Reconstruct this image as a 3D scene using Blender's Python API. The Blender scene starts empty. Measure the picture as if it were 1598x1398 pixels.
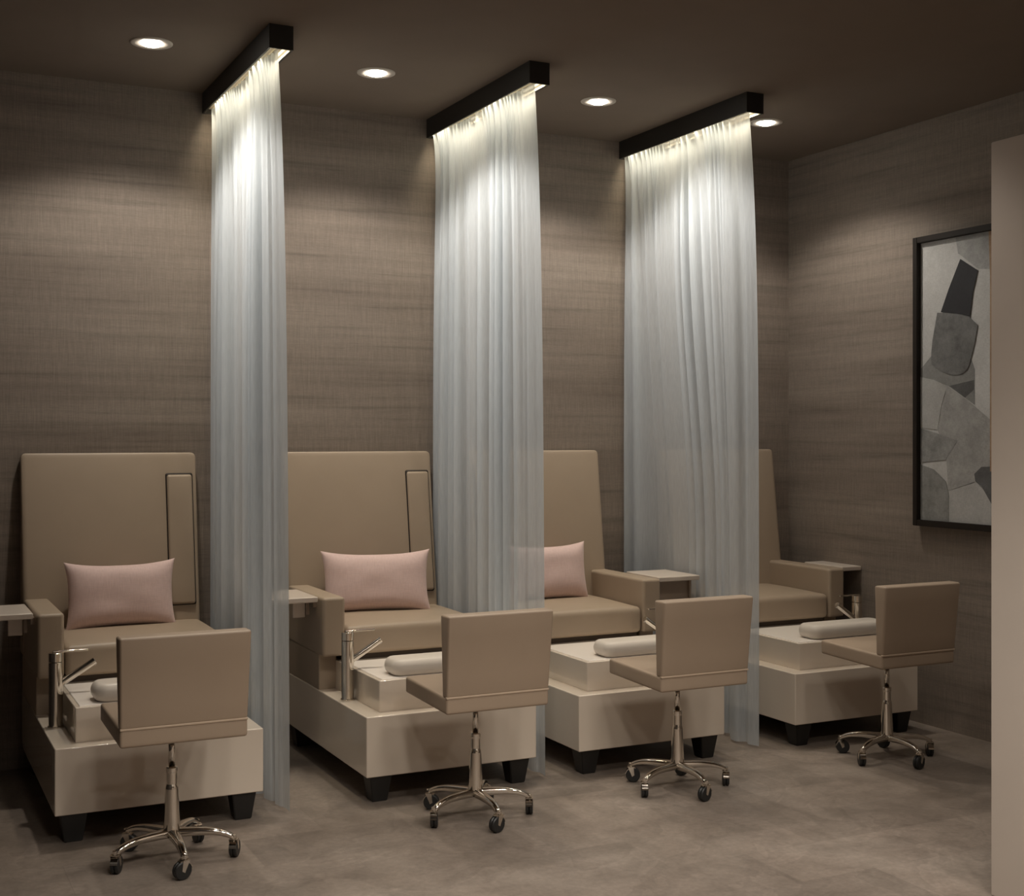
import bpy, bmesh, math, random
from mathutils import Vector, Matrix, noise
sc = bpy.context.scene
C = bpy.data.collections.new('scene'); sc.collection.children.link(C)
PI = math.pi
random.seed(7)

# ------------------------------------------------------------------ materials
def new_mat(name):
    m = bpy.data.materials.new(name); m.use_nodes = True
    nt = m.node_tree; nt.nodes.clear()
    out = nt.nodes.new('ShaderNodeOutputMaterial')
    return m, nt, out
def pbsdf(nt, out, color, rough, metal=0.0, coat=0.0, spec=0.5, sheen=0.0):
    b = nt.nodes.new('ShaderNodeBsdfPrincipled')
    b.inputs['Base Color'].default_value = (*color, 1)
    b.inputs['Roughness'].default_value = rough
    b.inputs['Metallic'].default_value = metal
    b.inputs['Coat Weight'].default_value = coat
    b.inputs['Specular IOR Level'].default_value = spec
    b.inputs['Sheen Weight'].default_value = sheen
    nt.links.new(b.outputs[0], out.inputs[0])
    return b
def nz(nt, vec, scale, detail=3, rough=.5, stretch=(1, 1, 1)):
    mp = nt.nodes.new('ShaderNodeMapping'); mp.inputs['Scale'].default_value = stretch
    nt.links.new(vec, mp.inputs[0])
    n = nt.nodes.new('ShaderNodeTexNoise'); n.inputs['Scale'].default_value = scale
    n.inputs['Detail'].default_value = detail; n.inputs['Roughness'].default_value = rough
    nt.links.new(mp.outputs[0], n.inputs['Vector'])
    return n.outputs['Fac']
def ramp(nt, fac, stops):
    r = nt.nodes.new('ShaderNodeValToRGB'); e = r.color_ramp.elements
    e[0].position = stops[0][0]; e[0].color = (*stops[0][1], 1)
    e[1].position = stops[-1][0]; e[1].color = (*stops[-1][1], 1)
    for p, c in stops[1:-1]:
        x = e.new(p); x.color = (*c, 1)
    nt.links.new(fac, r.inputs[0]); return r.outputs[0]
def mulc(nt, a, b, fac=1.0, mode='MULTIPLY'):
    m = nt.nodes.new('ShaderNodeMix'); m.data_type = 'RGBA'; m.blend_type = mode
    m.inputs[0].default_value = fac
    nt.links.new(a, m.inputs[6]); nt.links.new(b, m.inputs[7]); return m.outputs[2]
def g(v): return (v, v, v)
def simple(name, color, rough, metal=0.0, coat=0.0, spec=0.5, bump=None, var=0.0, sheen=0.0):
    m, nt, out = new_mat(name)
    b = pbsdf(nt, out, color, rough, metal, coat, spec, sheen)
    tc = nt.nodes.new('ShaderNodeTexCoord').outputs['Object']
    if var:
        f = nz(nt, tc, 6, 3)
        c = ramp(nt, f, [(.3, tuple(x * (1 - var) for x in color)), (.7, tuple(x * (1 + var) for x in color))])
        nt.links.new(c, b.inputs['Base Color'])
    if bump:
        f = nz(nt, tc, bump[0], 4)
        bn = nt.nodes.new('ShaderNodeBump'); bn.inputs['Strength'].default_value = bump[1]; bn.inputs['Distance'].default_value = .002
        nt.links.new(f, bn.inputs['Height']); nt.links.new(bn.outputs[0], b.inputs['Normal'])
    return m

def wallpaper(name, axis):
    # woven grasscloth: long horizontal slubs, fine vertical threads
    m, nt, out = new_mat(name)
    b = pbsdf(nt, out, (.2, .17, .14), .75, spec=.25)
    geo = nt.nodes.new('ShaderNodeNewGeometry').outputs['Position']
    h = (lambda sx, sz: (sx, 1, sz)) if axis == 'x' else (lambda sx, sz: (1, sx, sz))
    broad = nz(nt, geo, 1.0, 3, .55, h(.55, 5.5))
    band = nz(nt, geo, 1.0, 5, .6, h(1.1, 30))
    slub = nz(nt, geo, 1.0, 4, .7, h(3.2, 130))
    thread = nz(nt, geo, 1.0, 3, .65, h(230, 9))
    weft = nz(nt, geo, 1.0, 2, .6, h(40, 330))
    base = ramp(nt, broad, [(.3, (.192, .157, .130)), (.5, (.228, .189, .157)), (.7, (.262, .220, .184))])
    c = mulc(nt, base, ramp(nt, band, [(.30, g(.70)), (.42, g(.93)), (.52, g(1.0)), (.7, g(1.10))]), .85)
    c = mulc(nt, c, ramp(nt, slub, [(.30, g(.78)), (.42, g(1.0)), (.62, g(1.0)), (.74, g(1.2))]), .6)
    c = mulc(nt, c, ramp(nt, thread, [(.30, g(.80)), (.5, g(1.0)), (.7, g(1.24))]), .6)
    c = mulc(nt, c, ramp(nt, weft, [(.35, g(.93)), (.65, g(1.07))]), .8)
    nt.links.new(c, b.inputs['Base Color'])
    bn = nt.nodes.new('ShaderNodeBump'); bn.inputs['Strength'].default_value = .35; bn.inputs['Distance'].default_value = .002
    nt.links.new(thread, bn.inputs['Height']); nt.links.new(bn.outputs[0], b.inputs['Normal'])
    return m

def floor_material():
    m, nt, out = new_mat('stone_floor')
    b = pbsdf(nt, out, (.2, .17, .14), .42, spec=.4)
    geo = nt.nodes.new('ShaderNodeNewGeometry').outputs['Position']
    big = nz(nt, geo, 1.3, 5, .6)
    mid = nz(nt, geo, 5.5, 6, .65)
    fine = nz(nt, geo, 45, 4, .7)
    c = ramp(nt, big, [(.32, (.172, .138, .113)), (.5, (.210, .172, .143)), (.68, (.245, .206, .174))])
    c = mulc(nt, c, ramp(nt, mid, [(.34, g(.80)), (.5, g(1.0)), (.66, g(1.15))]), .8)
    c = mulc(nt, c, ramp(nt, fine, [(.3, g(.78)), (.7, g(1.2))]), .7)
    br = nt.nodes.new('ShaderNodeTexBrick')
    br.inputs['Color1'].default_value = (.80, .80, .80, 1); br.inputs['Color2'].default_value = (1.12, 1.12, 1.12, 1)
    br.inputs['Mortar'].default_value = (.84, .84, .84, 1)
    br.inputs['Scale'].default_value = 1.0; br.inputs['Mortar Size'].default_value = .0016
    br.inputs['Brick Width'].default_value = .61; br.inputs['Row Height'].default_value = .305
    br.inputs['Mortar Smooth'].default_value = .3
    nt.links.new(geo, br.inputs['Vector'])
    c = mulc(nt, c, br.outputs['Color'], .8)
    # pale crack-like veins
    v = nt.nodes.new('ShaderNodeTexNoise'); v.inputs['Scale'].default_value = 2.2; v.inputs['Detail'].default_value = 6
    v.inputs['Distortion'].default_value = 1.2
    nt.links.new(geo, v.inputs['Vector'])
    c = mulc(nt, c, ramp(nt, v.outputs['Fac'], [(.46, g(1.0)), (.495, g(1.12)), (.51, g(.88)), (.56, g(1.0))]), .7)
    nt.links.new(c, b.inputs['Base Color'])
    nt.links.new(ramp(nt, mid, [(.3, g(.34)), (.7, g(.52))]), b.inputs['Roughness'])
    bn = nt.nodes.new('ShaderNodeBump'); bn.inputs['Strength'].default_value = .15; bn.inputs['Distance'].default_value = .002
    nt.links.new(fine, bn.inputs['Height']); nt.links.new(bn.outputs[0], b.inputs['Normal'])
    return m

def curtain_material():
    m, nt, out = new_mat('sheer_voile')
    tc = nt.nodes.new('ShaderNodeTexCoord').outputs['Object']
    weave = nz(nt, tc, 1.0, 2, .5, (260, 260, 14))
    col = ramp(nt, weave, [(.3, (.64, .69, .735)), (.7, (.73, .78, .825))])
    d = nt.nodes.new('ShaderNodeBsdfDiffuse'); t = nt.nodes.new('ShaderNodeBsdfTranslucent')
    tr = nt.nodes.new('ShaderNodeBsdfTransparent'); tr.inputs[0].default_value = (1, 1, 1, 1)
    nt.links.new(col, d.inputs[0]); nt.links.new(col, t.inputs[0])
    m1 = nt.nodes.new('ShaderNodeMixShader'); m1.inputs[0].default_value = .42
    nt.links.new(d.outputs[0], m1.inputs[1]); nt.links.new(t.outputs[0], m1.inputs[2])
    m2 = nt.nodes.new('ShaderNodeMixShader'); m2.inputs[0].default_value = .20
    nt.links.new(m1.outputs[0], m2.inputs[1]); nt.links.new(tr.outputs[0], m2.inputs[2])
    nt.links.new(m2.outputs[0], out.inputs[0])
    return m
def emissive(name, col, s):
    m, nt, out = new_mat(name)
    e = nt.nodes.new('ShaderNodeEmission'); e.inputs[0].default_value = (*col, 1); e.inputs[1].default_value = s
    nt.links.new(e.outputs[0], out.inputs[0]); return m
def linen():
    m, nt, out = new_mat('pink_linen')
    b = pbsdf(nt, out, (.6, .4, .38), .85, spec=.2, sheen=.2)
    tc = nt.nodes.new('ShaderNodeTexCoord').outputs['Object']
    a = nz(nt, tc, 1.0, 3, .6, (380, 60, 30)); c2 = nz(nt, tc, 1.0, 3, .6, (30, 60, 380))
    c = ramp(nt, a, [(.3, (.66, .49, .47)), (.7, (.74, .57, .545))])
    c = mulc(nt, c, ramp(nt, c2, [(.3, g(.93)), (.7, g(1.06))]), .8)
    nt.links.new(c, b.inputs['Base Color'])
    bn = nt.nodes.new('ShaderNodeBump'); bn.inputs['Strength'].default_value = .3; bn.inputs['Distance'].default_value = .001
    nt.links.new(a, bn.inputs['Height']); nt.links.new(bn.outputs[0], b.inputs['Normal'])
    return m
def paint(name, c0, c1, scale=14, contrast=.5):
    m, nt, out = new_mat(name)
    b = pbsdf(nt, out, c0, .7, spec=.25)
    geo = nt.nodes.new('ShaderNodeNewGeometry').outputs['Position']
    a = nz(nt, geo, scale, 6, .7); w = nz(nt, geo, 1.0, 2, .5, (1, 300, 60)); w2 = nz(nt, geo, 1.0, 2, .5, (1, 60, 300))
    c = ramp(nt, a, [(.32, c0), (.66, c1)])
    c = mulc(nt, c, ramp(nt, w, [(.3, g(.85)), (.7, g(1.12))]), contrast)
    c = mulc(nt, c, ramp(nt, w2, [(.3, g(.85)), (.7, g(1.12))]), contrast)
    nt.links.new(c, b.inputs['Base Color']); return m

M = {}
M['wall_b'] = wallpaper('grasscloth_wallpaper', 'x')
M['wall_s'] = wallpaper('grasscloth_wallpaper_side', 'y')
M['floor'] = floor_material()
M['ceil'] = simple('ceiling_paint', (.205, .165, .132), .9, spec=.1, var=.02)
M['partition'] = simple('partition_paint', (.50, .435, .38), .6, var=.02)
M['leather'] = simple('taupe_leather', (.375, .298, .224), .42, spec=.42, bump=(420, .12), var=.02)
M['stool_leather'] = simple('taupe_stool_leather', (.37, .285, .212), .45, spec=.4, bump=(420, .12), var=.02)
M['gloss'] = simple('glossy_cream_acrylic', (.74, .65, .55), .09, coat=.5, spec=.5)
M['white'] = simple('white_tub_acrylic', (.86, .80, .74), .30, coat=.1)
M['pad'] = simple('white_vinyl', (.70, .64, .57), .38, spec=.4)
M['tray'] = simple('tray_laminate', (.66, .58, .51), .28, coat=.15)
M['brown'] = simple('brown_panel_laminate', (.30, .23, .175), .35)
M['black'] = simple('black_wood', (.012, .011, .010), .45, var=.1)
M['chrome'] = simple('chrome', (.72, .67, .60), .09, metal=1.0)
M['rubber'] = simple('black_rubber', (.012, .012, .012), .45)
M['beam'] = simple('black_metal', (.014, .012, .010), .5)
M['beam_in'] = simple('beam_channel_white', (.75, .70, .6), .6)
M['groove'] = simple('dark_seam', (.018, .012, .008), .7)
M['seam'] = simple('stitched_seam', (.50, .39, .29), .5)
M['dark_wall'] = simple('dark_unseen_wall', (.028, .022, .018), .6, var=.1)
M['curtain'] = curtain_material()
M['pink'] = linen()
M['led'] = emissive('led_strip_light', (1, .86, .60), 2.0)
M['lamp'] = emissive('downlight_lens', (1, .92, .80), 34.0)
M['globe'] = emissive('fill_globe_glow', (1, .88, .74), 2.2)
M['trimring'] = simple('downlight_trim', (.55, .50, .44), .45)
M['frame'] = simple('dark_frame_wood', (.018, .013, .010), .55, var=.1, spec=.25)
M['gap_shade'] = simple('seat_gap_shade_brown', (.07, .05, .036), .6)

# ------------------------------------------------------------------ mesh helpers
def samples(a, b, r, n):
    L = b - a; r = min(r, L * .499)
    e = [0, .12 * r, .35 * r, .65 * r, r]
    mid = [r + (L - 2 * r) * i / n for i in range(1, n)]
    return [a + x for x in e] + [a + x for x in mid] + [b - x for x in reversed(e)]
def soft_box(bm, lo, hi, r, n=2, deform=None, mi=0):
    """rounded box with dense edges; deform(Vector) -> Vector"""
    lo = Vector(lo); hi = Vector(hi)
    S = [samples(lo[i], hi[i], r, n) for i in range(3)]
    rr = min(r, *(0.499 * (hi[i] - lo[i]) for i in range(3)))
    vs = []
    for ax in range(3):
        u, v = (ax + 1) % 3, (ax + 2) % 3
        for side in (0, 1):
            grid = []
            for a in S[u]:
                row = []
                for b in S[v]:
                    q = Vector((0, 0, 0)); q[ax] = hi[ax] if side else lo[ax]; q[u] = a; q[v] = b
                    inn = Vector([min(max(q[i], lo[i] + rr), hi[i] - rr) for i in range(3)])
                    d = q - inn
                    if d.length > 1e-9: q = inn + d.normalized() * rr
                    row.append(q)
                grid.append(row)
            V = [[bm.verts.new(deform(q.copy()) if deform else q) for q in row] for row in grid]
            vs += [x for row in V for x in row]
            for i in range(len(V) - 1):
                for j in range(len(V[0]) - 1):
                    quad = [V[i][j], V[i + 1][j], V[i + 1][j + 1], V[i][j + 1]]
                    pl = [grid[i][j], grid[i + 1][j], grid[i + 1][j + 1], grid[i][j + 1]]
                    if not side: quad.reverse()
                    f = bm.faces.new(quad); f.material_index = mi
                    full = (hi[ax] if side else lo[ax])
                    flat = all(abs(q[ax] - full) < 1e-7 for q in pl)
                    f.smooth = not (flat and deform is None)
    bmesh.ops.remove_doubles(bm, verts=vs, dist=1e-6)
def lathe(bm, prof, mat=Matrix(), n=24, mi=0, cap=True, sharp=False):
    """profile [(r, z)...] about local z"""
    rings = []
    prof = list(prof)
    if sharp:       # doubled rings keep the steps of a turned profile crisp
        prof = [q for p_, q_ in zip(prof, prof[1:]) for q in (p_, q_)]
    for r, z in prof:
        rings.append([bm.verts.new(mat @ Vector((r * math.cos(2 * PI * k / n), r * math.sin(2 * PI * k / n), z))) for k in range(n)])
    for q, (a, b) in enumerate(zip(rings, rings[1:])):
        if sharp and q % 2: continue
        for k in range(n):
            f = bm.faces.new((a[k], a[(k + 1) % n], b[(k + 1) % n], b[k])); f.smooth = True; f.material_index = mi
    if cap:
        f = bm.faces.new(list(reversed(rings[0]))); f.material_index = mi
        f = bm.faces.new(rings[-1]); f.material_index = mi
def cyl(bm, p0, p1, r, n=24, mi=0, r1=None, ch=.0012):
    p0 = Vector(p0); p1 = Vector(p1); d = p1 - p0; L = d.length
    mat = Matrix.Translation(p0) @ d.to_track_quat('Z', 'Y').to_matrix().to_4x4()
    r1 = r if r1 is None else r1
    lathe(bm, [(r - ch, 0), (r, ch), (r1, L - ch), (r1 - ch, L)], mat, n, mi, sharp=True)
def tapered(bm, c, z0, z1, h0, h1, mi=0, off=(0, 0)):
    """square frustum, half widths h0 at z0 and h1 at z1"""
    V = []
    for z, h, o in ((z0, h0, off), (z1, h1, (0, 0))):
        V.append([bm.verts.new((c[0] + o[0] + sx * h, c[1] + o[1] + sy * h, z)) for sx, sy in ((-1, -1), (1, -1), (1, 1), (-1, 1))])
    fs = [bm.faces.new(list(reversed(V[0]))), bm.faces.new(V[1])]
    for k in range(4): fs.append(bm.faces.new((V[0][k], V[0][(k + 1) % 4], V[1][(k + 1) % 4], V[1][k])))
    es = list({e for f in fs for e in f.edges})
    bmesh.ops.bevel(bm, geom=es, offset=.003, segments=2, affect='EDGES')
def obj(name, bm, mats, parent=None, loc=None, recalc=False):
    if recalc: bmesh.ops.recalc_face_normals(bm, faces=bm.faces)
    me = bpy.data.meshes.new(name); bm.to_mesh(me); bm.free()
    for m in (mats if isinstance(mats, (list, tuple)) else [mats]): me.materials.append(m)
    o = bpy.data.objects.new(name, me); C.objects.link(o)
    if parent: o.parent = parent
    if loc: o.location = loc
    return o
def thing(name, loc=(0, 0, 0), rz=0):
    o = bpy.data.objects.new(name, None); C.objects.link(o)
    o.location = loc; o.rotation_euler = (0, 0, rz); o.empty_display_size = .1
    return o
def tag(o, label, cat, group=None):
    o['label'] = label; o['category'] = cat
    if group: o['group'] = group
    return o
def copy_tree(o, parent=None):
    c = o.copy(); C.objects.link(c); c.parent = parent
    for ch in list(o.children): copy_tree(ch, c)
    return c
def box_bm(lo, hi, bev=0.0):
    bm = bmesh.new()
    r = bmesh.ops.create_cube(bm, size=1)
    for v in r['verts']:
        v.co = Vector([lo[i] + (v.co[i] + .5) * (hi[i] - lo[i]) for i in range(3)])
    if bev: bmesh.ops.bevel(bm, geom=list(bm.edges), offset=bev, segments=2, affect='EDGES')
    return bm
def struct(name, bm, m):
    o = obj(name, bm, m); o['kind'] = 'structure'; return o

# ------------------------------------------------------------------ measured layout
YW = .20            # back wall face
XR = 4.16           # right wall face
XL = -1.0           # left wall face
YF = -7.2           # room depth towards the camera
ZC = 3.0284
CH_X = [0.0, 1.1585, 2.1095, 3.2534]
W = .748
struct('floor', box_bm((XL - .1, YF - .1, -.1), (XR + .1, YW + .1, 0)), M['floor'])
struct('ceiling', box_bm((XL - .1, YF - .1, ZC), (XR + .1, YW + .1, ZC + .1)), M['ceil'])
struct('wall_back', box_bm((XL - .1, YW, 0), (XR + .1, YW + .1, ZC)), M['wall_b'])
struct('wall_right', box_bm((XR, YF, 0), (XR + .1, YW, ZC)), M['wall_s'])
struct('wall_left', box_bm((XL - .1, YF, 0), (XL, YW, ZC)), M['dark_wall'])  # unseen wall coloured near-black so the left side gets no bounce light
struct('wall_front', box_bm((XL - .1, YF - .1, 0), (XR + .1, YF, ZC)), M['partition'])
o = obj('partition_panel', box_bm((2.59, -4.6, 0), (2.70, -2.80, 2.373), .003), M['partition'])
tag(o, 'tall plain beige partition panel at the right edge, hiding part of the framed painting', 'partition')

# ------------------------------------------------------------------ pedicure chairs
OX, OY = .374, -.40                     # chair origin = centre of its plinth
def make_chair(mir, panel):
    s = .015 if mir else 0.0
    root = thing('pedicure_chair')
    def X(x, sh=0.0):
        return ((W - x + sh) if mir else x) - OX
    def L(a, b, sh=0.0):                # ordered x range
        p, q = X(a, sh), X(b, sh); return (min(p, q), max(p, q))
    def sb(bm, xr, yr, zr, r, n=2, deform=None, mi=0):
        soft_box(bm, (xr[0], yr[0] - OY, zr[0]), (xr[1], yr[1] - OY, zr[1]), r, n, deform, mi)
    # plinth
    bm = bmesh.new(); sb(bm, L(0, W), (-1.0, .15), (.106, .345), .005, 2)
    obj('plinth', bm, M['gloss'], root)
    # tapered feet
    for fx in (.068, W - .068):
        for fy in (-.935, .08):
            bm = bmesh.new()
            tapered(bm, (X(fx), fy - OY), 0, .112, .031, .047)
            obj('leg', bm, M['black'], root, recalc=True)
    # raised tub block with rim and shallow basin
    bm = bmesh.new(); xa, xb = L(.079, W - .079)
    sb(bm, (xa, xb), (-.93, .10), (.343, .470), .004, 2)
    obj('foot_tub', bm, M['gloss'], root)
    bm = bmesh.new(); sb(bm, (xa + .016, xb - .016), (-.914, -.47), (.466, .4735), .003, 2)
    obj('tub_lid', bm, M['white'], root)
    # footrest bolster: stadium plan, pillowed section
    bm = bmesh.new()
    fx0, fx1 = (.185 - OX, .655 - OX) if mir else (.148 - OX, .618 - OX)
    def fdef(q):
        return q
    cy = -.838 - OY; R = .076
    prof_n = 10; ring_n = 40
    rings = []
    for i in range(prof_n + 1):
        t = i / prof_n; a = -PI / 2 + PI * t
        inset = .026 * (1 - math.cos(a)); z = .5075 + .034 * math.sin(a)
        rad = R - inset; ring = []
        for k in range(ring_n):
            th = 2 * PI * k / ring_n
            rc = .050; cx = (fx1 - rc) if math.cos(th) >= 0 else (fx0 + rc)
            dy = (R - rc) * (1 if math.sin(th) >= 0 else -1); rad = rc - inset
            ring.append(bm.verts.new((cx + rad * math.cos(th), cy + dy + rad * math.sin(th), z)))
        rings.append(ring)
    for a, b in zip(rings, rings[1:]):
        for k in range(ring_n):
            f = bm.faces.new((a[k], a[(k + 1) % ring_n], b[(k + 1) % ring_n], b[k])); f.smooth = True
    bm.faces.new(list(reversed(rings[0]))); f = bm.faces.new(rings[-1]); f.smooth = True
    obj('footrest', bm, M['pad'], root)
    # side riser under the arm
    bm = bmesh.new(); sb(bm, L(.002, .082, s), (-.385, .15), (.343, .50), .006, 2)
    obj('arm_riser', bm, M['leather'], root)
    # armrest
    bm = bmesh.new(); sb(bm, L(0, .101, s), (-.449, .12), (.495, .750), .014, 3)
    obj('armrest', bm, M['leather'], root)
    # seat cushion, crowned
    xs0, xs1 = L(.104, W, s)
    def crown(q):
        u = (q.x - xs0) / (xs1 - xs0) * 2 - 1
        v = (q.y + OY + .449) / .52
        if q.z > .56:
            q.z += .014 * (1 - u ** 4) * math.sin(PI * min(max(v, 0), 1)) ** .6 + .006 * v
        return q
    bm = bmesh.new(); sb(bm, (xs0, xs1), (-.447, .10), (.494, .618), .024, 8, crown)
    obj('seat_cushion', bm, M['leather'], root)
    # seat base strip, dark brown standing in for the shadow line under the cushion
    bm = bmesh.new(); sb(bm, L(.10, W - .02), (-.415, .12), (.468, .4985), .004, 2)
    obj('seat_shade_strip', bm, M['gap_shade'], root)
    # leaning backrest
    xb0, xb1 = L(-.004, .746, .004 if mir else 0)
    def face(z): return .046 + (z - .62) * .142
    def lean(q):
        t = (q.y + OY - .0) / .17           # 0 front .. 1 rear
        f = face(q.z)
        zz = (q.z - .5) / .87
        puff = .008 * (1 - (2 * (q.x - xb0) / (xb1 - xb0) - 1) ** 4) * (1 - (2 * min(max(zz, 0), 1) - 1) ** 4)
        q.y = (f - puff * (1 - t)) * (1 - t) + .192 * t - OY
        return q
    bm = bmesh.new(); sb(bm, (xb0, xb1), (0, .17), (.50, 1.371), .022, 8, lean)
    obj('backrest', bm, M['leather'], root)
    # folded-up armrest set into the backrest on the side without an arm
    def lean2(q):
        q.y = q.y + face(q.z); return q
    bm = bmesh.new(); sb(bm, L(.606, .729), (-.0125, .03), (.690, 1.279), .010, 4, lean2)
    gr = obj('armrest_recess', bm, M['groove'], root)
    bm = bmesh.new(); sb(bm, L(.611, .724), (-.021, .02), (.696, 1.272), .012, 6, lean2)
    obj('folded_armrest', bm, M['leather'], root)
    # tray table beside the arm
    bm = bmesh.new()
    t0, t1 = L(-.250, -.012, s)
    if mir and not panel: t1 = XR - .003 - CH_X[3] - OX
    sb(bm, (t0, t1), (-.418, -.105), (.729, .7525), .0045, 3)
    tr = obj('tray_table', bm, M['tray'], root)
    bm = bmesh.new()
    sb(bm, L(-.016, .006, s), (-.36, -.16), (.700, .728), .002, 1)
    obj('tray_hinge', bm, M['brown'], tr)
    bm = bmesh.new()
    if panel:
        sb(bm, (t0 + .004, t1 - .018), (-.355, -.343), (.50, .731), .003, 1)
        sb(bm, (t1 - .03, t1 - .018), (-.37, -.355), (.50, .731), .002, 1)
        obj('tray_support', bm, M['brown'], tr)
    else:
        # rounded drop bracket under the tray
        e0, e1 = ((t1 - .085, t1 - .030) if not mir else (t0 + .03, t0 + .085))
        sb(bm, (e0, e1), (-.33, -.322), (.655, .731), .004, 2)
        obj('tray_bracket', bm, M['tray'], tr)
        bm = bmesh.new()
        d0 = t1 - .028 if not mir else t0 + .014
        sb(bm, (d0, d0 + .014), (-.34, -.318), (.665, .731), .002, 1)
        obj('bracket_rod', bm, M['brown'], tr)
    # faucet on the ledge of the plinth
    bm = bmesh.new(); sx = -1 if mir else 1
    fcx = X(.046, 0); fy = (-.615 if mir else -.640) - OY
    cyl(bm, (fcx, fy, .344), (fcx, fy, .351), .030, 32)
    cyl(bm, (fcx, fy, .350), (fcx, fy, .592), .0262, 32)
    cyl(bm, (fcx, fy, .5935), (fcx, fy, .628), .0262, 32)
    fa = obj('faucet', bm, M['chrome'], root)
    bm = bmesh.new()
    cyl(bm, (fcx + sx * .010, fy, .505), (fcx + sx * .142, fy - .012, .590), .0135, 24)
    cyl(bm, (fcx + sx * .136, fy - .0115, .586), (fcx + sx * .142, fy - .012, .572), .007, 16)
    obj('spout', bm, M['chrome'], fa)
    bm = bmesh.new()
    x0, x1 = sorted((fcx - sx * .012, fcx + sx * .118))
    soft_box(bm, (x0, fy - .009, .6275), (x1, fy + .009, .6355), .003, 1)
    obj('lever', bm, M['chrome'], fa)
    return root
A = make_chair(False, False)
A2 = copy_tree(A)
B = make_chair(True, True)
B2 = make_chair(True, False)
labels = ['taupe pedicure chair at the far left, seen nearly whole with its folded armrest',
          'taupe pedicure chair between the left and the middle curtain, tray on its left',
          'taupe pedicure chair between the middle and the right curtain, its single armrest on the right',
          'taupe pedicure chair in the right corner, beside the wall with the framed painting']
for i, r in enumerate((A, A2, B, B2)):
    r.location = (CH_X[i] + OX, OY, 0)
    tag(r, labels[i], 'pedicure chair', 'pedicure chairs along the back wall')

# ------------------------------------------------------------------ lumbar pillows
def pillow_mesh(Wd, H, T, seed):
    bm = bmesh.new(); n, m = 30, 22
    top, bot = [], []
    for sgn, store in ((1, top), (-1, bot)):
        for i in range(n + 1):
            row = []
            u = -math.cos(PI * i / n)
            for j in range(m + 1):
                v = -math.cos(PI * j / m)
                x = Wd / 2 * u * (1 - .075 * (1 - abs(v) ** 2.4)); z = H / 2 * v * (1 - .15 * (1 - abs(u) ** 2.6))
                h = T * (max(0, (1 - u ** 4)) * max(0, (1 - v ** 4))) ** .55
                h *= 1 + .10 * noise.noise(Vector((u * 1.7, v * 1.7, seed)))
                row.append(bm.verts.new((x, -sgn * h, z)))
            store.append(row)
    for G, flip in ((top, False), (bot, True)):
        for i in range(n):
            for j in range(m):
                q = [G[i][j], G[i + 1][j], G[i + 1][j + 1], G[i][j + 1]]
                if flip: q.reverse()
                f = bm.faces.new(q); f.smooth = True
    bmesh.ops.remove_doubles(bm, verts=bm.verts, dist=1e-5)
    return bm
pl = ['pink linen lumbar pillow on the leftmost pedicure chair, lying square to its backrest',
      'pink linen lumbar pillow on the chair between the left and middle curtains, turned slightly',
      'pink linen lumbar pillow on the third chair, half hidden behind the middle curtain']
for i, (x, y, z, rz, rx, pw) in enumerate([(.385, -.035, .760, 0, -.16, .468), (1.1585 + .380, -.075, .763, -.22, -.20, .515), (2.1095 + .350, -.040, .760, .04, -.16, .468)]):
    o = obj('lumbar_pillow', pillow_mesh(pw, .300, .062, i * 3.1), M['pink'])
    o.location = (x, y, z); o.rotation_euler = (rx, 0, rz)
    tag(o, pl[i], 'pillow', 'pink pillows on the pedicure chairs')

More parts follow.
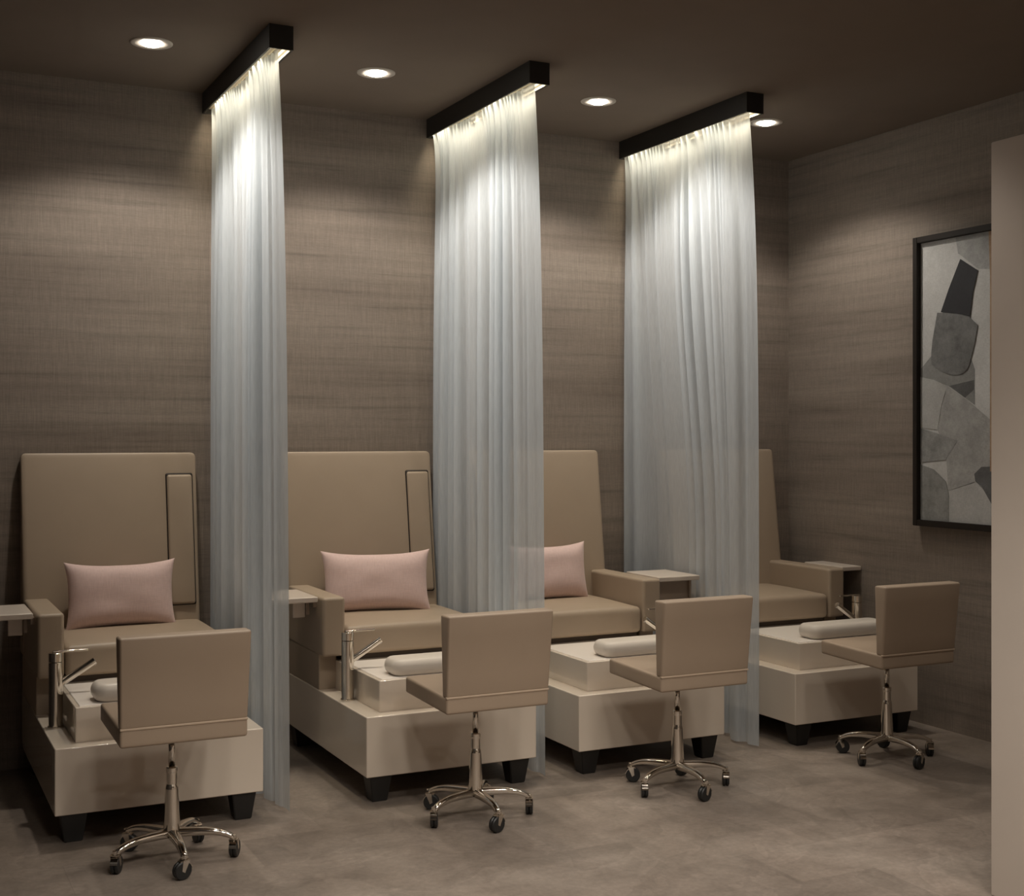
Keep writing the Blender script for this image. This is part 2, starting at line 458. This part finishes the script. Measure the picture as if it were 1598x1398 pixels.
# ------------------------------------------------------------------ stools
def make_stool():
    root = thing('technician_stool')
    # seat slab
    def sdef(q):
        t = (q.y + .20) / .405
        q.z += .012 * min(max(t, 0), 1); return q
    bm = bmesh.new(); soft_box(bm, (-.205, -.198, .442), (.211, .205, .505), .010, 4, sdef)
    obj('seat', bm, M['stool_leather'], root)
    def bdef(q):
        # rear face leans out towards the top, sides flare slightly
        k = (q.z - .502) / .30; t = (q.y + .200) / .042
        q.y -= (1 - t) * .030 * k - t * .004 * k
        q.x = .003 + (q.x - .003) * (1 + .035 * k)
        return q
    bm = bmesh.new(); soft_box(bm, (-.2045, -.200, .502), (.2105, -.158, .802), .009, 4, bdef)
    bk = obj('backrest', bm, M['stool_leather'], root)
    bm = bmesh.new(); soft_box(bm, (-.2050, -.2012, .4985), (.2110, -.186, .5065), .0025, 1)
    obj('piping', bm, M['seam'], bk)
    bm = bmesh.new()
    soft_box(bm, (-.09, -.09, .432), (.09, .09, .446), .004, 1)
    obj('seat_plate', bm, M['rubber'], root)
    # gas column
    bm = bmesh.new()
    lathe(bm, [(.0115, .318), (.0115, .434)], n=24, sharp=True)
    lathe(bm, [(.012, .322), (.0180, .321), (.0200, .317), (.0200, .306), (.0186, .300), (.0186, .262), (.0205, .256), (.0215, .252), (.0222, .246), (.0255, .17), (.0285, .112), (.0290, .104), (.025, .098), (.012, .092)], n=28, sharp=True)
    obj('gas_column', bm, M['chrome'], root)
    for k in range(5):
        a = math.radians(270 + 72 * k); sw = math.radians([15, 240, 100, 150, 243][k]) - a
        leg = bpy.data.objects.new('base_leg', None)
        bm = bmesh.new()
        # arched star leg: swept profile
        N = 14; prev = None
        for i in range(N + 1):
            t = i / N; r = .012 + .198 * t
            zt = .110 - .003 * t - .030 * t ** 4.5; w = .0180 - .0070 * t; h = .028 - .011 * t
            ring = [bm.verts.new((x, y, z)) for x, y, z in
                    ((r, -w, zt - h), (r, -w, zt - .005), (r, -w * .55, zt), (r, w * .55, zt), (r, w, zt - .005), (r, w, zt - h))]
            if prev:
                for q in range(6):
                    f = bm.faces.new((prev[q], prev[(q + 1) % 6], ring[(q + 1) % 6], ring[q])); f.smooth = True
            else: bm.faces.new(ring)
            prev = ring
        bm.faces.new(list(reversed(prev)))
        cyl(bm, (.207, 0, .064), (.207, 0, .079), .0095, 16)
        leg = obj('base_leg', bm, M['chrome'], root, recalc=True)
        leg.rotation_euler = (0, 0, a)
        # twin-wheel caster with chrome hood
        bm = bmesh.new()
        ca, sa = math.cos(sw), math.sin(sw)
        rot = Matrix.Translation((.207, 0, 0)) @ Matrix.Rotation(sw, 4, 'Z')
        for sy in (-1, 1):
            mt = rot @ Matrix.Translation((-.010, sy * .0068, .0300)) @ Matrix.Rotation(PI / 2, 4, 'X')
            lathe(bm, [(.010, -.0066), (.0265, -.0066), (.0298, -.0035), (.0298, .0035), (.0265, .0066), (.010, .0066)], mt, 28, 0, sharp=True)
        # hood: arched shell over the wheels
        prev = None; NH = 10
        for i in range(NH + 1):
            th = math.radians(10 + 100 * i / NH)
            ring = []
            for yy, rr in ((-.0120, .0302), (-.0120, .0325), (.0120, .0325), (.0120, .0302)):
                ring.append(bm.verts.new(rot @ Vector((-.010 + rr * math.cos(th), yy, .0300 + rr * math.sin(th)))))
            if prev:
                for q in range(4):
                    f = bm.faces.new((prev[q], prev[(q + 1) % 4], ring[(q + 1) % 4], ring[q])); f.material_index = 1
            prev = ring
        mt = rot @ Matrix.Translation((-.010, 0, .0300)) @ Matrix.Rotation(PI / 2, 4, 'X')
        lathe(bm, [(.005, -.0138), (.005, .0138)], mt, 16, 0)
        for sy in (-1, 1):      # chrome fork cheeks
            V = [bm.verts.new(rot @ Vector((px_, sy * .0142 + dy_, pz_))) for dy_ in (-.0008, .0008) for px_, pz_ in ((.012, .064), (-.012, .064), (-.016, .030), (-.006, .024), (-.002, .034))]
            for q in (V[:5], V[5:][::-1]):
                f = bm.faces.new(q); f.material_index = 1
            for q in range(5):
                f = bm.faces.new((V[q], V[(q + 1) % 5], V[5 + (q + 1) % 5], V[5 + q])); f.material_index = 1
        V = [bm.verts.new(rot @ Vector((px_, py_, pz_))) for pz_ in (.0625, .065) for px_, py_ in ((.012, -.015), (.012, .015), (-.012, .015), (-.012, -.015))]
        for q in ((3, 2, 1, 0), (4, 5, 6, 7), (0, 1, 5, 4), (1, 2, 6, 5), (2, 3, 7, 6), (3, 0, 4, 7)):
            f = bm.faces.new([V[i_] for i_ in q]); f.material_index = 1
        obj('caster', bm, [M['rubber'], M['chrome']], leg, recalc=True)
    return root
st0 = make_stool()
sl = ['taupe leather rolling stool in front of the leftmost pedicure chair, nearest to the viewer',
      'taupe rolling stool in front of the pedicure chair between the left and middle curtains',
      'taupe rolling stool in front of the right curtain and the third pedicure chair',
      'taupe rolling stool in front of the corner pedicure chair, beneath the framed painting']
for i, sx in enumerate((.342, .322, .283, .258)):
    r = st0 if i == 0 else copy_tree(st0)
    r.location = (CH_X[i] + sx, -1.320, 0)
    tag(r, sl[i], 'stool', 'rolling stools in front of the pedicure chairs')

# ------------------------------------------------------------------ curtain beams with LED channel, curtains
BX = [.7874 + i * 1.1187 for i in range(3)]
BW, BH = .095, .0928
Y0, Y1 = -.938, YW
def make_beam():
    root = thing('curtain_beam')
    x0, x1 = -BW / 2, BW / 2; z0, z1 = -BH, 0
    t = .007
    bm = bmesh.new()
    def bx(lo, hi, mi=0):
        b = box_bm(lo, hi); off = len(bm.verts)
        vs = [bm.verts.new(v.co) for v in b.verts]; b.verts.index_update()
        for f in b.faces:
            nf = bm.faces.new([vs[v.index] for v in f.verts]); nf.material_index = mi
        b.free()
    bx((x0, Y0, z0), (x0 + t, Y1, z1)); bx((x1 - t, Y0, z0), (x1, Y1, z1))
    bx((x0 + t, Y0, z0), (x1 - t, Y0 + t, z1)); bx((x0 + t, Y1 - t, z0), (x1 - t, Y1, z1))
    bx((x0 + t, Y0 + t, z1 - .01), (x1 - t, Y1 - t, z1))
    obj('housing', bm, M['beam'], root)
    bm = bmesh.new()
    bx_lo = [((x0 + t, Y0 + t, z0 + .022), (x1 - t, Y1 - t, z0 + .028)),
             ((x0 + t, Y0 + t, z0 + .002), (x0 + t + .002, Y1 - t, z0 + .022)), ((x1 - t - .002, Y0 + t, z0 + .002), (x1 - t, Y1 - t, z0 + .022)),
             ((x0 + t, Y0 + t, z0 + .002), (x1 - t, Y0 + t + .002, z0 + .022))]
    for lo, hi in bx_lo: bx(lo, hi)
    obj('channel_liner', bm, M['beam_in'], root)
    bm = bmesh.new()
    for s in (-1, 1):
        bx((s * .030 - .005, Y0 + .02, z0 + .019), (s * .030 + .005, Y1 - .02, z0 + .022))
    obj('led_strip', bm, M['led'], root)
    bm = bmesh.new(); bx((-.006, Y0 + .02, z0 + .016), (.006, Y1 - .02, z0 + .022))
    obj('curtain_track', bm, M['beam_in'], root)
    return root
bl = ['black ceiling-mounted curtain beam with light strip above the left curtain',
      'black ceiling-mounted curtain beam with light strip above the middle curtain',
      'black ceiling-mounted curtain beam with light strip above the right curtain']
bm0 = make_beam()
for i in range(3):
    r = bm0 if i == 0 else copy_tree(bm0)
    r.location = (BX[i] + BW / 2, 0, ZC)
    tag(r, bl[i], 'curtain beam', 'black beams carrying the curtains')
    for s in (-1, 1):
        L = bpy.data.lights.new('led_light', 'AREA'); L.shape = 'RECTANGLE'; L.size = .012; L.size_y = 1.08
        L.energy = 2.2; L.color = (1, .86, .62); L.spread = math.radians(80)
        lo = bpy.data.objects.new('led_light', L); C.objects.link(lo)
        lo.location = (BX[i] + BW / 2 + s * .030, (Y0 + Y1) / 2, ZC - BH + .017)

def curtain_mesh(seed, push=False, near=.045):
    rnd = random.Random(seed)
    bm = bmesh.new()
    NS, NZ = 420, 70
    ztop, zbot = ZC - BH + .014, .012
    ph = [rnd.uniform(0, 2 * PI) for _ in range(6)]
    def warp(s, k): return s + .035 * math.sin(2 * PI * s * 1.7 + ph[k]) + .014 * math.sin(2 * PI * s * 4.3 + ph[k + 1])
    grid = []
    for j in range(NZ + 1):
        tz = j / NZ; tz = tz ** 1.5                     # dense at top
        z = ztop + (zbot - ztop) * tz
        flare = 1 - math.exp(-tz * 5)
        y_near = -.895 - .045 * flare - near * tz
        row = []
        for i in range(NS + 1):
            s = i / NS                                  # 0 near .. 1 far
            y = y_near + (.183 - y_near) * s
            gather = math.exp(-tz * 9)
            amp_top = .014 + .008 * math.sin(11 * s + ph[2])
            amp = .012 + .030 * flare
            w1 = math.sin(2 * PI * 11 * warp(s, 0))
            w1 = math.copysign(abs(w1) ** .75, w1)
            w2 = math.sin(2 * PI * 24 * warp(s, 2) + 1.3 * math.sin(3 * tz + ph[3]))
            w3 = math.sin(2 * PI * 5 * warp(s, 1) + ph[4])
            mod = .65 + .35 * math.sin(2 * PI * 2.1 * s + ph[5])
            x = amp * mod * w1 * (1 - .75 * gather) + (.0045 + amp_top * gather) * w2 * (.35 + .65 * gather + .2 * mod) + .008 * flare * w3
            # calm, flatter leading edge nearest the room
            edge = max(0, min(1, 1.35 * (1 - s / .16)))
            x = x * (1 - .85 * edge) + .018 * flare * edge
            lim = .026 if tz < .004 else .05
            x = max(-lim, min(lim, x))
            y += .35 * amp * math.cos(2 * PI * 11 * warp(s, 0)) * (1 - edge) * flare * min(1, (1 - s) * 12)
            if push:            # the cloth is pushed aside by the tray of the chair on its left
                ky = max(0, min(1, (y + .86) / .40)) * max(0, min(1, (.19 - y) / .22))
                kz = max(0, min(1, (2.6 - z) / 1.75)); ky = ky * ky * (3 - 2 * ky); kz = kz * kz * (3 - 2 * kz)
                k = ky * kz
                x = x * (1 - .55 * k) + .092 * k
            else:
                k = max(0, min(1, (1.0 - z) / .3)); x = max(-.05 + .008 * k, min(.05, x))
            row.append(bm.verts.new((x, y, z)))
        grid.append(row)
    for j in range(NZ):
        for i in range(NS):
            f = bm.faces.new((grid[j][i], grid[j + 1][i], grid[j + 1][i + 1], grid[j][i + 1])); f.smooth = True
    # bottom hem: second layer of cloth just inside
    return bm
cl = ['floor-length sheer white curtain hanging left, between the first and second pedicure chairs',
      'floor-length sheer white curtain hanging in the middle, between the second and third pedicure chairs',
      'floor-length sheer white curtain hanging right, between the third and the corner pedicure chair']
for i in range(3):
    o = obj('sheer_curtain', curtain_mesh(11 + i, i == 2, (.045, .022, -.005)[i]), M['curtain'])
    o.location = (BX[i] + BW / 2, 0, 0)
    tag(o, cl[i], 'curtain', 'sheer curtains dividing the pedicure stations')

# ------------------------------------------------------------------ recessed downlights
def make_down():
    root = thing('ceiling_downlight')
    bm = bmesh.new()
    lathe(bm, [(.0455, -.001), (.049, -.0035), (.078, -.0055), (.083, -.003), (.084, .001)], n=48, cap=False)
    obj('trim_ring', bm, M['trimring'], root)
    bm = bmesh.new(); lathe(bm, [(.0, -.0150), (.016, -.0142), (.030, -.0115), (.040, -.0070), (.045, -.0025), (.046, .0004)], n=48, cap=False)
    obj('lens', bm, M['lamp'], root)
    return root
dl = ['round glowing ceiling downlight at the far left, above the first pedicure chair',
      'round glowing ceiling downlight between the left and middle curtain beams',
      'round glowing ceiling downlight between the middle and right curtain beams',
      'round glowing ceiling downlight just right of the right curtain beam']
d0 = make_down()
def spot(x, y, e, ang=131, blend=.42, soft=.05):
    L = bpy.data.lights.new('downlight_lamp', 'SPOT'); L.energy = e; L.spot_size = math.radians(ang); L.spot_blend = blend
    L.color = (1, .92, .82); L.shadow_soft_size = soft
    lo = bpy.data.objects.new('downlight_lamp', L); C.objects.link(lo); lo.location = (x, y, ZC - .024)
pts = [(.43, -.485), (1.39, -.478), (2.50, -.487), (3.467, -.499)]
for i, (x, y) in enumerate(pts):
    r = d0 if i == 0 else copy_tree(d0)
    r.location = (x, y, ZC)
    tag(r, dl[i], 'ceiling light', 'recessed ceiling downlights')
    spot(x, y, (54, 57, 57, 44)[i])
# unseen downlights added towards the viewer to light stool backs and chair fronts
for j, (yy, e, xs, ang) in enumerate(((-2.42, 42, (.8, 1.95, 3.28), 104), (-4.7, 168, (.15, .85, 1.6, 2.3), 126))):  # right lamp of the first row is a real one just outside the frame
    for x in xs:
        r = copy_tree(d0); r.location = (x, yy, ZC)
        tag(r, 'round unseen ceiling downlight, set in the open part of the room for front fill', 'ceiling light', 'unseen fill downlights in the open part of the room')
        spot(x, yy, e, ang, .45, .14)

# glowing globes added behind the viewer, out of view, as soft front fill
def make_fill_globe():
    root = thing('fill_globe')
    bm = bmesh.new(); bmesh.ops.create_uvsphere(bm, u_segments=32, v_segments=20, radius=.15)
    for f in bm.faces: f.smooth = True
    obj('globe', bm, M['globe'], root)
    bm = bmesh.new(); cyl(bm, (0, 0, .149), (0, 0, .19), .03); cyl(bm, (0, 0, .189), (0, 0, ZC - 2.2 + .002), .004, 12); cyl(bm, (0, 0, ZC - 2.2 - .02), (0, 0, ZC - 2.2), .05)
    obj('stem', bm, M['black'], root)
    return root
g0 = make_fill_globe()
for i, x in enumerate((-.2, 1.2, 2.6)):
    r = g0 if i == 0 else copy_tree(g0); r.location = (x, -6.45, 2.2)
    tag(r, 'glowing globe added behind the viewer as front fill light, out of view', 'pendant light', 'globes added behind the viewer for fill')
# ------------------------------------------------------------------ framed painting on the right wall
P = thing('framed_painting', (XR, -1.34, .997))
def pb(lo, hi, bev=0): return box_bm([lo[0], lo[1] + 1.34, lo[2] - .997], [hi[0], hi[1] + 1.34, hi[2] - .997], bev)
py0, py1, pz0, pz1 = -1.84, -.842, .997, 2.441
bm = bmesh.new()
fw = .030
for lo, hi in (((-.045, py0, pz0), (0, py0 + fw, pz1)), ((-.045, py1 - fw, pz0), (0, py1, pz1)),
               ((-.045, py0 + fw, pz0), (0, py1 - fw, pz0 + fw)), ((-.045, py0 + fw, pz1 - fw), (0, py1 - fw, pz1))):
    b = pb(lo, hi, .002); vs = [bm.verts.new(v.co) for v in b.verts]; b.verts.index_update()
    for f in b.faces: bm.faces.new([vs[v.index] for v in f.verts])
    b.free()
obj('frame', bm, M['frame'], P)
shapes = [
 ('mottled', [(-1.106, 2.41), (-1.324, 2.41), (-1.60, 2.41), (-1.62, 2.30), (-1.45, 2.215), (-1.334, 2.231), (-1.25, 2.241), (-1.122, 2.331)], (.27, .27, .265), (.40, .40, .39)),
 ('grey4', [(-0.872, 1.781), (-0.964, 1.86), (-1.198, 1.835), (-1.228, 1.765), (-1.228, 1.595), (-1.167, 1.63), (-1.059, 1.692), (-0.872, 1.743)], (.20, .20, .195), (.27, .27, .26)),
 ('dark3', [(-1.067, 1.691), (-1.225, 1.714), (-1.225, 1.669), (-1.167, 1.63)], (.085, .085, .083), (.13, .13, .13)),
 ('grey5', [(-1.051, 1.692), (-1.183, 1.619), (-1.323, 1.525), (-1.45, 1.44), (-1.44, 1.24), (-1.333, 1.2), (-1.242, 1.231), (-1.059, 1.179), (-1.043, 1.377), (-0.988, 1.476)], (.27, .265, .255), (.40, .395, .38)),
 ('light5', [(-0.872, 1.742), (-0.964, 1.724), (-1.051, 1.692), (-1.012, 1.588), (-0.988, 1.476), (-0.872, 1.489)], (.37, .365, .35), (.45, .445, .43)),
 ('grey6', [(-0.872, 1.485), (-0.988, 1.459), (-1.121, 1.424), (-1.043, 1.33), (-0.899, 1.316), (-0.872, 1.315)], (.19, .19, .185), (.36, .36, .35)),
 ('grey7', [(-0.872, 1.303), (-0.964, 1.281), (-1.043, 1.225), (-1.067, 1.144), (-1.067, 1.02), (-0.872, 1.02)], (.17, .17, .165), (.30, .30, .29)),
 ('light8', [(-1.067, 1.179), (-1.242, 1.226), (-1.287, 1.188), (-1.40, 1.12), (-1.42, 1.02), (-1.067, 1.02)], (.38, .375, .365), (.47, .465, .45)),
 ('dark9', [(-1.228, 1.265), (-1.272, 1.3), (-1.40, 1.305), (-1.47, 1.20), (-1.40, 1.09), (-1.333, 1.128), (-1.272, 1.21), (-1.235, 1.231)], (.085, .083, .083), (.14, .14, .14)),
 ('mid3', [(-0.988, 2.055), (-1.091, 2.044), (-1.198, 2.018), (-1.25, 1.974), (-1.228, 1.879), (-1.198, 1.79), (-1.18, 1.762), (-1.152, 1.746), (-1.11, 1.742), (-1.067, 1.747), (-1.0, 1.772), (-0.948, 1.802), (-0.948, 1.86), (-0.956, 1.92)], (.11, .11, .107), (.21, .21, .205)),
 ('black2', [(-1.14, 2.302), (-1.25, 2.235), (-1.22, 2.13), (-1.201, 2.018), (-1.15, 2.032), (-1.106, 2.041), (-1.012, 2.055), (-1.067, 2.169)], (.030, .030, .033), (.036, .036, .040)),
 ('tan', [(-1.318, 2.41), (-1.340, 2.41), (-1.340, 1.28), (-1.326, 1.28), (-1.326, 2.20)], (.30, .19, .12), (.42, .30, .20)),
 ('slate', [(-1.46, 1.98), (-1.70, 1.92), (-1.74, 1.60), (-1.52, 1.52), (-1.43, 1.70)], (.15, .15, .145), (.26, .26, .25)),
 ('pale', [(-1.50, 1.44), (-1.79, 1.50), (-1.79, 1.10), (-1.58, 1.06)], (.30, .295, .28), (.38, .375, .36)),
]
cb = bmesh.new()
b = pb((-.018, py0 + fw, pz0 + fw), (-.004, py1 - fw, pz1 - fw)); vs = [cb.verts.new(v.co) for v in b.verts]; b.verts.index_update()
for f in b.faces: cb.faces.new([vs[v.index] for v in f.verts])
b.free()
mats = [paint('canvas_ground', (.44, .435, .42), (.56, .555, .54), 5, .5)]
for k, (nm, pts_, c0, c1) in enumerate(shapes):
    mats.append(paint('painted_' + ''.join(ch for ch in nm if ch.isalpha()), c0, c1, 11, .5))
    # paint layers of sub-millimetre thickness, later strokes on top
    d = -.0184 - .0004 * k
    lo_ = [cb.verts.new((d, y + 1.34, z - .997)) for y, z in pts_]
    f = cb.faces.new(lo_); f.normal_update()
    if f.normal.x > 0: f.normal_flip()
    f.material_index = k + 1
    ex = bmesh.ops.extrude_face_region(cb, geom=[f])
    for v in [e for e in ex['geom'] if isinstance(e, bmesh.types.BMVert)]: v.co.x -= .0003
    for e in ex['geom']:
        if isinstance(e, bmesh.types.BMFace): e.material_index = k + 1
obj('canvas', cb, mats, P)
tag(P, 'tall abstract painting of grey and black shapes, framed, on the right wall', 'painting')

# ------------------------------------------------------------------ world, camera, view
w = bpy.data.worlds.new('world'); sc.world = w; w.use_nodes = True
w.node_tree.nodes['Background'].inputs[0].default_value = (.05, .043, .036, 1)
cam = bpy.data.cameras.new('camera'); co = bpy.data.objects.new('camera', cam); C.objects.link(co)
co.location = (-.5629, -5.7944, 1.45); co.rotation_euler = (PI / 2, 0, -.4567)
cam.sensor_width = 36; cam.sensor_fit = 'HORIZONTAL'; cam.lens = 2018.46 / 1598 * 36
cam.shift_y = -(699 - 679.05) / 1598
cam.clip_start = .05
sc.camera = co
vs_ = sc.view_settings
sc.display_settings.display_device = 'sRGB'
vs_.view_transform = 'Standard'; vs_.look = 'None'; vs_.gamma = 1; vs_.use_curve_mapping = False
vs_.exposure = 0.0
sc.cycles.use_denoising = True
sc.cycles.max_bounces = 8; sc.cycles.transparent_max_bounces = 12
sc.cycles.sample_clamp_indirect = 4.0
sc.cycles.caustics_reflective = False; sc.cycles.caustics_refractive = False
